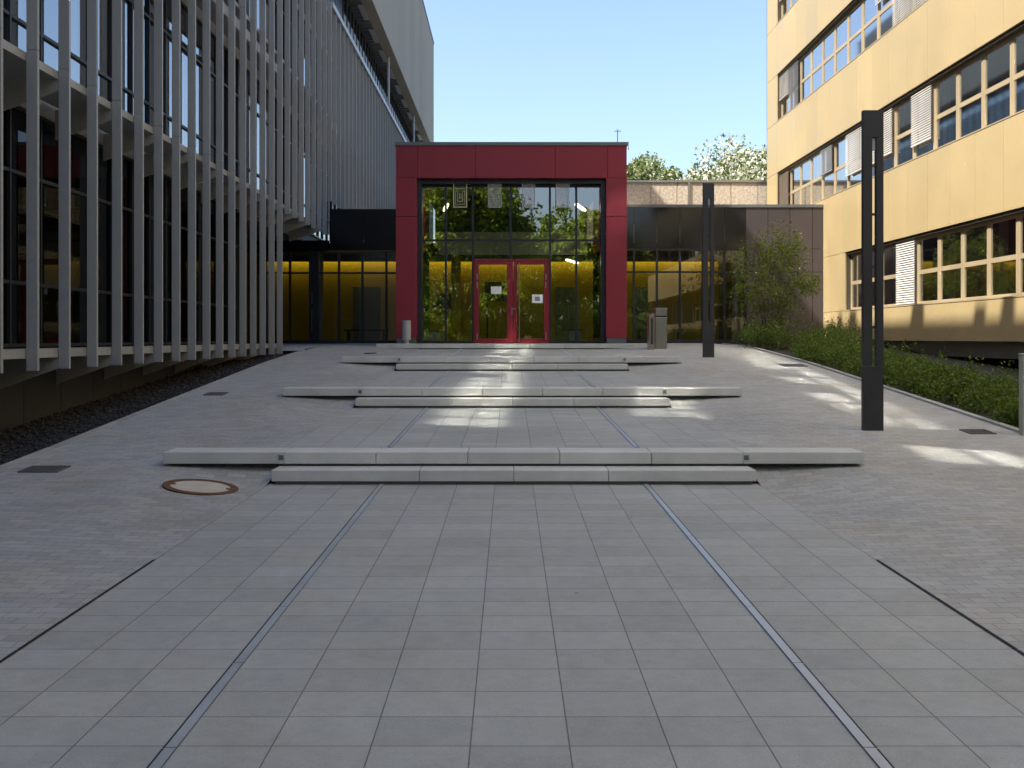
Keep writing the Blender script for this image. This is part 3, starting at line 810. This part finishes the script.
rk = thing('right_connector', 'dark glazed connector with plum grey panels between red portal and beige building', 'building', (6, CY, FL))
xr = [PX1+.002, xc(634), xc(657), xc(680), xc(703), xc(724.5), xc(746), xc(768), xc(790), xc(812.5), RX-.003]
zA, zB, zT = zc(272), zc(249), zc(207.5)
mb = MB(); mp_ = MB(); fr = MB()
for i, (a, b) in enumerate(zip(xr, xr[1:])):
    if b <= xc(746)+.01:
        mb.box(a+.006, b-.006, CY, CY+.08, zB+.006, zT)
        pn = (FL, zA, zB)
        for z in (FL-.06, zA-.03, zB-.058): fr.box(a+.037, b-.037, CY+.005, CY+.085, z, z+.06+(.12 if z < FL else 0))
        for p, q in ((FL, zA), (zA, zB)):
            MB().quad((a,CY+.03,p),(b,CY+.03,p),(b,CY+.03,q),(a,CY+.03,q)).build('pane', M['linkglass'], rk)
    else:
        for p, q in ((1.35, zA), (zA, zB), (zB, zT)): mp_.box(a+.007, b-.007, CY, CY+.08, p+.007, q-.007 if q < zT else q)
for x in xr[1:7]: fr.box(x-.035, x+.035, CY-.01, CY+.09, FL-.1, zB-.002)
mb.build('upper_panels', M['black'], rk); mp_.build('plum_panels', M['purple'], rk, bevel=.003, seg=1); fr.build('curtain_wall_frame', M['darkframe'], rk)
MB().box(xc(746)+.04, RX-.01, CY+.082, CY+.2, .9, zT-.02).build('backing_wall', M['black'], rk)
MB().box(PX1+.002, RX-.003, CY-.03, BY+.6, zT+.003, zT+.10).build('roof_coping', M['coping'], rk)

# concrete hall behind, seen above the connector
hy = 41.5
ch = thing('concrete_hall', 'low hall of exposed aggregate concrete panels behind the right connector', 'building', (8, hy, 1.5))
mb = MB(); zt = 1.7+(338-182.5)*hy/1000
xj = [(x-510)*hy/1000 for x in (560,600,651,677,688.5,704,731,758,800)]
for a, b in zip(xj, xj[1:]): mb.box(a+.012, b-.012, hy, hy+.15, 1.2, zt)
mb.build('wall_panels', M['aggregate'], ch)
MB().box(xj[0], xj[-1], hy+.152, hy+10, 1.2, zt-.05).build('wall', M['kerb'], ch)
MB().box(xj[0]-.05, xj[-1]+.05, hy-.05, hy+10, zt+.002, zt+.09).build('roof_edge', M['steel'], ch)
MB().box((687.6-510)*hy/1000, (689.6-510)*hy/1000, hy-.06, hy-.004, 1.2, zt).build('downpipe', M['steel'], ch)

# ------------------------------------------------------------------ things in the lobby
def tube_light(cx, cy, cz, dx, dy, label):
    d = Vector((dx,dy,0)).normalized()*.75; p = Vector((cx,cy,cz))
    t = thing('ceiling_light', label, 'lamp', (cx,cy,cz), 'tube lights in the hall')
    n = Vector((-d.y, d.x, 0)).normalized()*.05
    mb = MB(); a, b = p-d, p+d
    q = [a-n, a+n, b+n, b-n]
    m_ = MB(); k = 0
    m_.v = [tuple(v) for v in q]+[tuple(v+Vector((0,0,.05))) for v in q]
    m_.f = [(0,1,2,3),(7,6,5,4),(0,4,5,1),(1,5,6,2),(2,6,7,3),(3,7,4,0)]
    m_.build('tube', M['tube'], t)
    up = MB(); up.v = [(v[0],v[1],v[2]+.052) for v in m_.v]; up.f = m_.f; up.build('housing', M['pale'], t)
tube_light(-2.0, 31.2, 5.75, .12, -1, 'lit tube light hanging at the left under the hall ceiling')
tube_light(2.2, 31.2, 5.75, -.25, -1, 'lit tube light hanging at the upper right under the hall ceiling')
tube_light(2.05, 33.0, 4.2, -.3, -1, 'lit tube light hanging lower at the right, below the gallery')
def wy(px, y): return (px-510)*y/1000
def wz(py, y): return 1.7+(338-py)*y/1000
def cabinet(x0, x1, y0, y1, h, label):
    t = thing('display_cabinet', label, 'cabinet', ((x0+x1)/2, y0, FL-.01), 'low pale cabinets behind the glass')
    MB().box(x0, x1, y0, y1, FL-.01, FL+h).build('body', M['frost'], t, bevel=.01)
    MB().box(x0-.02, x1+.03, y0-.02, y1+.02, FL+h+.002, FL+h+.035).build('top', M['wood'], t)
cabinet(wy(424.5,31.3), wy(441,31.3), 31.3, 31.8, .36, 'low pale cabinet at the left side behind the entrance glass')
cabinet(wy(569,31.3), wy(581.5,31.3), 31.3, 31.8, .40, 'low pale cabinet at the right side behind the entrance glass')
t = thing('wall_picture', 'small dark picture on the yellow wall left of the doors', 'picture', (wy(445,BY), BY-.05, FL+1.4))
MB().box(wy(437,BY), wy(453,BY), BY-.05, BY-.003, wz(309,BY), wz(294,BY)).build('frame', M['wood'], t)
MB().box(wy(438.5,BY), wy(451.5,BY), BY-.056, BY-.051, wz(307.6,BY), wz(295.4,BY)).build('picture', M['purple'], t)
t = thing('notice_board', 'dark green notice board seen through the red doors', 'board', (wy(500,35.5), 35.5, FL))
MB().box(wy(484.5,35.5), wy(516,35.5), 35.5, 35.54, wz(301.5,35.5), wz(282,35.5)).build('panel', M['board'], t)
MB().box(wy(486.5,35.5), wy(488,35.5), 35.545, 35.58, FL-.01, wz(284,35.5)).box(wy(512.5,35.5), wy(514,35.5), 35.545, 35.58, FL-.01, wz(284,35.5)).build('stand', M['darkframe'], t)
def sheet(px0, px1, py0, py1, y, label, pr):
    t = thing('paper_notice', label, 'notice', (wy(px0,y), y, wz(py1,y)), 'paper notices on the doors')
    MB().box(wy(px0,y), wy(px1,y), y, y+.003, wz(py1,y), wz(py0,y)).build('sheet', M['paper'], t)
    if pr: MB().box(wy(px0+3,y), wy(px1-3,y), y-.003, y-.001, wz(py1-2,y), wz(py0+2.2,y)).build('print', M['greypr'], t)
sheet(491, 501.5, 286.5, 294, 29.485, 'blank white paper notice taped on the left door', False)
sheet(532, 543, 294.5, 303, 29.485, 'white paper notice with grey print on the right door', True)
for i, (xa, xb, nm) in enumerate(((344,387,'left of'),(636,684,'right of'))):
    y = 34.9
    t = thing('lobby_bench', 'dark bench in the lobby %s the red portal' % nm, 'bench', (wy((xa+xb)/2,y), y, FL))
    MB().box(wy(xa,y), wy(xb,y), y, y+.45, FL+.40, FL+.46).build('seat', M['wood'], t)
    for x in (wy(xa+3,y), wy(xb-5,y)): MB().box(x, x+.06, y+.05, y+.4, FL-.01, FL+.399).build('leg', M['darkframe'], t)
# four hanging glass panels, the first with a gold emblem
for i, (pa, pb) in enumerate(((453.3,467),(488,501.3),(522,535),(556,569.3))):
    y = 29.28
    xa, xb, z0, z1 = wy(pa,y), wy(pb,y), wz(207.5,y), wz(178.5,y)-.03
    lab = ['clear hanging panel with a gold emblem and gold outline in the entrance','pale hanging panel next to the gold emblem panel','pale hanging panel third from the left in the entrance','pale hanging panel at the right end of the row in the entrance'][i]
    t = thing('hanging_panel', lab, 'panel', ((xa+xb)/2, y, z0), 'hanging panels in a row at the top of the entrance glass')
    mt = M['goldline'] if i == 0 else M['frost']
    w = .022 if i == 0 else .012
    MB().box(xa, xa+w, y-.012, y+.012, z0, z1).box(xb-w, xb, y-.012, y+.012, z0, z1).box(xa+w, xb-w, y-.012, y+.012, z0, z0+w).box(xa+w, xb-w, y-.012, y+.012, z1-w, z1).build('outline', mt, t)
    MB().quad((xa+w,y+.002,z0+w),(xb-w,y+.002,z0+w),(xb-w,y+.002,z1-w),(xa+w,y+.002,z1-w)).build('sheet', M['clearbanner' if i == 0 else 'banner'], t)
    MB().cyl(xa+.05, y, z1, LB, .004, n=6).cyl(xb-.05, y, z1, LB, .004, n=6).build('wires', M['steel'], t)
    if i == 0:
        h = z1-z0; wd = xb-xa; cx = (xa+xb)/2; m_ = MB(); l = .010; ya, yb = y-.016, y-.004
        za, zb = z0+.09, z0+h*.56      # nested U strokes in a box
        m_.box(xa+.06, xa+.06+l, ya, yb, za, zb); m_.box(xb-.06-l, xb-.06, ya, yb, za, zb); m_.box(xa+.06+l, xb-.06-l, ya, yb, za, za+l)
        m_.box(cx-.075, cx-.075+l, ya, yb, za+.08, zb); m_.box(cx+.075-l, cx+.075, ya, yb, za+.08, zb); m_.box(cx-.075+l, cx+.075-l, ya, yb, za+.08, za+.08+l)
        m_.box(cx-.02, cx-.02+l, ya, yb, za+.16, zb-.05); m_.box(cx+.02, cx+.02+l, ya, yb, za+.16, zb-.05)
        m_.box(xa+.06, cx-.08, ya, yb, zb, zb+l); m_.box(cx+.08, xb-.06, ya, yb, zb, zb+l)
        m_.box(xa+.06, xb-.06, ya, yb, z0+h*.66, z0+h*.66+l); m_.box(xa+.06, xb-.06, ya, yb, z0+h*.86, z0+h*.86+l)
        m_.build('emblem', M['goldline'], t)

# ------------------------------------------------------------------ street furniture
def lamp(x, y, h, label):
    z = G(x,y)-.02; w, d = .27, .08
    t = thing('light_column', label, 'lamp post', (x,y,z), 'anthracite light columns')
    zs, ze = z+h*.205, z+h-.36
    MB().box(x-w/2, x+w/2, y-d/2, y+d/2, z, zs).build('base_block', M['lamp'], t, bevel=.004)
    MB().box(x-w/2, x-w/2+.121, y-.04, y+.04, zs+.002, ze-.002).build('upright', M['lamp'], t, bevel=.004)
    MB().box(x+w/2-.095, x+w/2, y-.04, y+.04, zs+.002, ze-.002).build('upright', M['lamp'], t, bevel=.004)
    MB().box(x-w/2, x+w/2, y-d/2, y+d/2, ze, z+h).build('head', M['lamp'], t, bevel=.004)
    MB().box(x-w/2+.123, x+w/2-.097, y+.0, y+.03, ze-.16, ze-.002).build('diffuser', M['lampglass'], t)
    for zz in (zs+.5, zs+1.3, zs+2.0): MB().box(x-w/2+.122, x+w/2-.096, y-.02, y+.02, zz, zz+.03).build('spacer', M['lamp'], t)
    MB().box(x-w/2+.03, x+w/2-.03, y-d/2-.004, y-d/2+.01, z+.12, z+.46).build('service_door', M['lamp'], t)
lamp(4.82, 13.3, 4.27, 'near tall anthracite light column with a slit, beside the hedge')
lamp(4.79, 24.15, 4.22, 'far anthracite light column with a slit, before the right connector')
# ash stand on the top step
x, y = wy(406.5,28.55), 28.55
t = thing('ash_stand', 'pale grey cylindrical ash stand on the top step by the left pier', 'ash bin', (x,y,FL))
MB().cyl(x, y, FL, FL+.10, .075, n=24).build('foot', M['pale'], t)
MB().cyl(x, y, FL+.102, FL+.66, .128, n=32).build('body', M['pale'], t, bevel=.008)
MB().cyl(x, y, FL+.662, FL+.672, .10, n=24).build('ash_tray', M['iron'], t)
# litter bin
y = 27.2; z = G(wy(661,y), y); x0, x1 = wy(655.6,y), wy(667,y)
t = thing('litter_bin', 'square stainless steel litter bin at the right of the top step', 'bin', ((x0+x1)/2,y,z))
MB().box(x0, x1, y, y+.3, z, z+.86).build('body', M['steel'], t, bevel=.006)
MB().box(x0, x1, y, y+.3, z+.90, z+1.09).build('hood', M['steel'], t, bevel=.006)
MB().box(x0+.012, x1-.012, y+.02, y+.28, z+.862, z+.898).build('opening', M['slot'], t)
MB().box(x0-.008, x1+.008, y-.008, y+.308, z+1.092, z+1.112).box(x0-.006, x1+.004, y-.012, y-.002, z+.835, z+.862).build('lid', M['pale'], t)
# slanted info stele
y = 26.9; x0, x1 = wy(649.3,y), wy(654.6,y); z = G(x0, y)
t = thing('info_stele', 'narrow steel stele with slanted top beside the litter bin', 'sign', ((x0+x1)/2,y,z))
MB().prism_y([(x0,z),(x1,z),(x1,z+.98),(x0,z+.92)], y, y+.42).build('body', M['steel'], t, bevel=.004)
MB().box(x0+.035, x1-.035, y-.004, y+.006, z+.15, z+.85).build('panel', M['purple'], t)
# stone post at the frame's right edge
z = G(6.55,12.9)
t = thing('stone_post', 'pale square stone post at the near end of the hedge', 'post', (6.72,12.9,z-.02))
MB().box(6.595, 6.86, 12.86, 12.97, z-.1, z+1.03).build('shaft', M['stele'], t, bevel=.01)
MB().box(6.59, 6.865, 12.855, 12.975, z+1.032, z+1.06).build('cap', M['stele'], t, bevel=.006)

# ------------------------------------------------------------------ vegetation
def leaves(name, m, parent, pts, size, seed, flat=.3, ratio=1.7, up=.0):
    """many small folded leaves (two triangles each) at pts"""
    rg = np.random.default_rng(seed); n = len(pts); P = np.asarray(pts, float)
    d = rg.normal(size=(n,3)); d[:,2] += up; d /= np.linalg.norm(d,axis=1,keepdims=True)
    e = rg.normal(size=(n,3)); e -= (e*d).sum(1,keepdims=True)*d; e /= np.linalg.norm(e,axis=1,keepdims=True)
    nn = np.cross(d,e)
    L = (size*rg.uniform(.6,1.35,n))[:,None]; W = L/ratio
    a = P-d*L*.5; b = P+e*W*.5+nn*W*flat*.4; c = P+d*L*.5; q = P-e*W*.5+nn*W*flat*.4
    V = np.stack([a,b,c,q],1).reshape(-1,3)
    if parent is not None: V = V-np.array(parent_loc(parent))
    me = bpy.data.meshes.new(name)
    me.vertices.add(4*n); me.vertices.foreach_set('co', V.ravel())
    idx = np.arange(4*n).reshape(n,4)
    tri = np.concatenate([idx[:,[0,1,2]], idx[:,[0,2,3]]],1).reshape(-1)
    me.loops.add(6*n); me.loops.foreach_set('vertex_index', tri)
    me.polygons.add(2*n); me.polygons.foreach_set('loop_start', np.arange(0,6*n,3)); me.polygons.foreach_set('loop_total', np.full(2*n,3))
    me.update(); me.validate(); me.materials.append(m)
    o = bpy.data.objects.new(name, me); COL.objects.link(o); o.parent = parent
    return o
def shell_points(rg, c, r, n, inner=.55):
    """points biased to the outside of a lumpy ellipsoid"""
    d = rg.normal(size=(n,3)); d /= np.linalg.norm(d,axis=1,keepdims=True)
    k = rg.uniform(inner**3,1,n)**(1/3)
    return np.array(c)+d*k[:,None]*np.array(r)
def tree(name, label, cat, x, y, z, h, rad, m, group=None, trunk=.2, seed=1, nclump=60, per=90, leaf=.12, base=.35, lop=1.0, stems=1, low=False):
    rg = np.random.default_rng(seed); rd = random.Random(seed)
    t = thing(name, label, cat, (x,y,z), group)
    mb = MB(); tips = []
    cz = z+h*(base+(1-base)*.5); rz = h*(1-base)*.5
    for s in range(stems):
        a0 = 6.28*s/stems; off = .0 if stems == 1 else .12
        bx, by = x+off*math.cos(a0), y+off*math.sin(a0)
        lean = 0 if stems == 1 else rad*.45
        p = [(bx+lean*f*math.cos(a0)+rd.uniform(-.03,.03)*h*.3*f, by+lean*f*math.sin(a0)+rd.uniform(-.03,.03)*h*.3*f, z-.1+h*.86*f) for f in (0,.2,.42,.65,.85,1)]
        mb.tube(p, [trunk*1.25, trunk, trunk*.8, trunk*.5, trunk*.25, trunk*.08], 8)
        for i in range(nclump//stems):
            f = rd.uniform(base*.75, 1); j = min(int(f*5),4)
            pa = Vector(p[1+j] if 1+j < 6 else p[5]); 
            u = rg.normal(size=3); u /= np.linalg.norm(u); u[2] = rd.uniform(-1,1) if low else abs(u[2])*.9-.3*(rd.random())
            if low: kk = math.sqrt(max(.04,1-u[2]*u[2]))/max(.05,math.hypot(u[0],u[1])); u[0] *= kk; u[1] *= kk
            k = rd.uniform(.55,1)
            q = Vector((x+u[0]*rad*k*lop, y+u[1]*rad*k*lop, cz+u[2]*rz*k*1.05))
            mid = pa.lerp(q,.5)+Vector((0,0,-.04*h*rd.random()))
            r0 = trunk*.22
            mb.tube([tuple(pa), tuple(mid), tuple(q)], [r0, r0*.6, r0*.15], 5)
            tips.append((q, mid))
    mb.build('trunk', M['bark'], t, smooth=True)
    pts = []
    for q, mid in tips:
        cr = rad*rd.uniform(.16,.30); n = int(per*rd.uniform(.6,1.4))
        pts.append(shell_points(rg, tuple(q), (cr,cr,cr*.7), n, .2))
        k = rg.uniform(.2,1,size=(n//4,1)); pts.append(np.array(mid)+(np.array(q)-np.array(mid))*k+rg.normal(size=(n//4,3))*cr*.3)
    leaves('crown', m, t, np.concatenate(pts), leaf, seed)
    return t
def shrub(label, x, y, z, w, d, h, m, seed, n=2600, leaf=.05, group=None, name='shrub'):
    rg = np.random.default_rng(seed); rd = random.Random(seed)
    t = thing(name, label, 'shrub', (x,y,z), group)
    mb = MB(); pts = []
    nc = 26
    for i in range(nc):
        a, k = rd.uniform(0,6.28), math.sqrt(rd.uniform(0,1))
        q = (x+math.cos(a)*k*w*.44, y+math.sin(a)*k*d*.46, z+h*(rd.uniform(.30,.92)-.22*k*k))
        p0 = (x+(q[0]-x)*.5, y+(q[1]-y)*.5, z-.05)
        mb.tube([p0, ((p0[0]+q[0])/2+rd.uniform(-.05,.05), (p0[1]+q[1])/2, (p0[2]+q[2])/2), q], [.012,.009,.004], 5)
        r = min(w,d)*rd.uniform(.14,.24)
        pts.append(shell_points(rg, q, (r,r,r*.8), n//nc, .1))
        pts.append(np.array(q)+rg.normal(size=(8,3))*np.array([.04,.04,.10])+np.array([0,0,r]))
    P = np.concatenate(pts); P[:,2] = np.maximum(P[:,2], z+.03)
    mb.build('stems', M['bark'], t, smooth=True)
    leaves('foliage', m, t, P, leaf, seed, up=.5)
# hedge on the right
ords = ['nearest hedge shrub, right behind the pale stone post','second hedge shrub behind the pale stone post','third hedge shrub behind the pale stone post','middle hedge shrub, fourth behind the pale stone post',
        'fifth hedge shrub behind the pale stone post, right of the near light column','sixth hedge shrub behind the pale stone post, left of the near light column','third hedge shrub from the far bush bed','second hedge shrub from the far bush bed','hedge shrub at the far end next to the bush bed']
for i in range(9):
    y = 13.85+i*1.28
    shrub(ords[i], 7.62+random.uniform(-.06,.06), y, S(y)-.06, 1.6, 1.5, .42+random.uniform(-.06,.06), M['leaf_hedge'], 40+i, 5200, .055, 'hedge shrubs along the right edge of the plaza')
shrub('rounded leafy bush at the foot of the young tree', 7.15, 27.6, S(27.6)-.06, 1.9, 1.6, .78, M['leaf_hedge'], 60, 3600, .06)
shrub('low bush between the young tree and the hedge end', 8.6, 26.6, S(26.6)-.06, 2.2, 1.6, .56, M['leaf_hedge'], 61, 3600, .06)
shrub('low bush in the bed corner by the beige building', 9.6, 30.2, S(30)-.06, 1.6, 2.2, .6, M['leaf_hedge'], 62, 2600, .06)
tree('young_tree', 'young multi stemmed tree in leaf before the plum grey panels', 'tree', 7.75, 29.6, S(29.6)-.05, 3.6, 1.28, M['leaf_tree'], trunk=.024, seed=11, nclump=110, per=40, leaf=.085, base=.12, stems=5, low=True)
# stones at the bush bed
mb = MB()
tree('chestnut_tree', 'broad tree covered with white blossom beside the beige building', 'tree', 15.7, 64, 0, 15.4, 5.9, M['leaf_blossom'], 'flowering trees behind the hall', trunk=.35, seed=21, nclump=150, per=230, leaf=.25, base=.25)
tree('chestnut_tree', 'fresh green tree with sparse blossom just right of the red portal', 'tree', 7.9, 62, 0, 13.8, 4.0, M['leaf_fresh'], 'flowering trees behind the hall', trunk=.3, seed=22, nclump=110, per=200, leaf=.25, base=.25)
tree('chestnut_tree', 'low blossom topped tree showing between the two taller ones', 'tree', 13.0, 74, 0, 13.0, 2.6, M['leaf_blossom'], 'flowering trees behind the hall', trunk=.3, seed=23, nclump=70, per=180, leaf=.25, base=.25)
# trees behind the viewer, mirrored in the entrance glass
beh = [(-4.0,-24,18.5,6.2,'tallest broad tree mirrored at the left of the entrance glass',31,210,.03),(3.6,-33,13.6,4.4,'rounded tree mirrored in the middle of the entrance glass',32,130,.03),
       (9.0,-30,15.5,3.9,'tree mirrored at the right of the entrance glass',33,130,.03),(6.2,-42,15.5,4.2,'thin tree mirrored behind the right trees',34,70,.1),(-13,-36,15,6,'wide tree mirrored at the far left edge',35,120,.03),(16.5,-36,15,6,'wide tree mirrored at the far right edge',36,120,.03),
       (0.2,-44,13.5,4.5,'low tree mirrored between the larger ones',37,120,.02)]
for x, y, h, r, lb, sd, nc, bs in beh:
    tree('broadleaf_tree', lb, 'tree', x, y, -.3, h, r, M['leaf_big'], 'trees mirrored in the entrance glass', trunk=.28, seed=sd, nclump=nc, per=105, leaf=.40, base=bs)
for i, (x, y) in enumerate(((-8,-22),(-3.2,-20),(1.2,-21),(5.6,-20),(10,-21.5))):
    shrub('large bush mirrored low in the entrance glass, '+['leftmost','left of the middle','in the middle','right of the middle','rightmost'][i], x, y, -.4, 5.2, 3.5, 5.2, M['leaf_big'], 80+i, 4200, .28, 'bushes mirrored in the entrance glass', name='large_bush')

rg = np.random.default_rng(9); xs2 = rg.uniform(-70,70,44000)
top = 11.5+1.6*np.sin(xs2*.21)+1.6*np.sin(xs2*.63+1)+rg.normal(size=44000)*.6
P = np.stack([xs2, rg.uniform(-66,-58,44000), rg.uniform(0,1,44000)*top-.4],1)
wd = leaves('far_wood', M['leaf_big'], None, P, .85, 9)
tag(wd, 'far off belt of green wood mirrored low in the glass', 'wood', kind='stuff')

# ------------------------------------------------------------------ camera, light, sky
cam = bpy.data.cameras.new('camera'); co = bpy.data.objects.new('camera', cam); COL.objects.link(co)
co.location = (0,0,1.7); co.rotation_euler = (R(90),0,0)
cam.sensor_width = 36; cam.lens = 36*1000/1024; cam.shift_x = 2/1024; cam.shift_y = -46/1024
cam.clip_start = .05; cam.clip_end = 2000
scene.camera = co
to_sun = Vector((-1, -.45, 1.28)).normalized()
sun = bpy.data.lights.new('sun', 'SUN'); so = bpy.data.objects.new('sun', sun); COL.objects.link(so)
sun.energy = 4.5; sun.angle = R(.53); sun.color = (1,.93,.80)
so.rotation_euler = (-to_sun).to_track_quat('-Z','Y').to_euler()
so.location = (-20,-10,40)
w = bpy.data.worlds.new('World'); scene.world = w; w.use_nodes = True
nt = w.node_tree; bg = nt.nodes['Background']
sky = nt.nodes.new('ShaderNodeTexSky'); sky.sky_type = 'NISHITA'; sky.sun_disc = False
sky.sun_elevation = math.asin(to_sun.z); sky.sun_rotation = math.atan2(to_sun.x, to_sun.y)
sky.air_density = 1.0; sky.dust_density = 3.0; sky.ozone_density = 2.4
nt.links.new(sky.outputs[0], bg.inputs[0]); bg.inputs[1].default_value = .125
scene.render.engine = 'CYCLES'
cy = scene.cycles
cy.max_bounces = 8; cy.diffuse_bounces = 5; cy.glossy_bounces = 4; cy.transparent_max_bounces = 12; cy.transmission_bounces = 4
cy.caustics_reflective = True; cy.blur_glossy = 0; cy.sample_clamp_indirect = 0
cy.use_adaptive_sampling = False
cy.use_guiding = True; cy.use_surface_guiding = True; cy.surface_guiding_probability = .9; cy.guiding_directional_sampling_type = 'RIS'
cy.denoising_prefilter = 'ACCURATE'
cy.use_denoising = True
try: cy.denoiser = 'OPENIMAGEDENOISE'
except Exception: pass
vs = scene.view_settings
scene.display_settings.display_device = 'sRGB'
vs.view_transform = 'Standard'; vs.look = 'None'; vs.exposure = 1.4; vs.gamma = 1; vs.use_curve_mapping = False
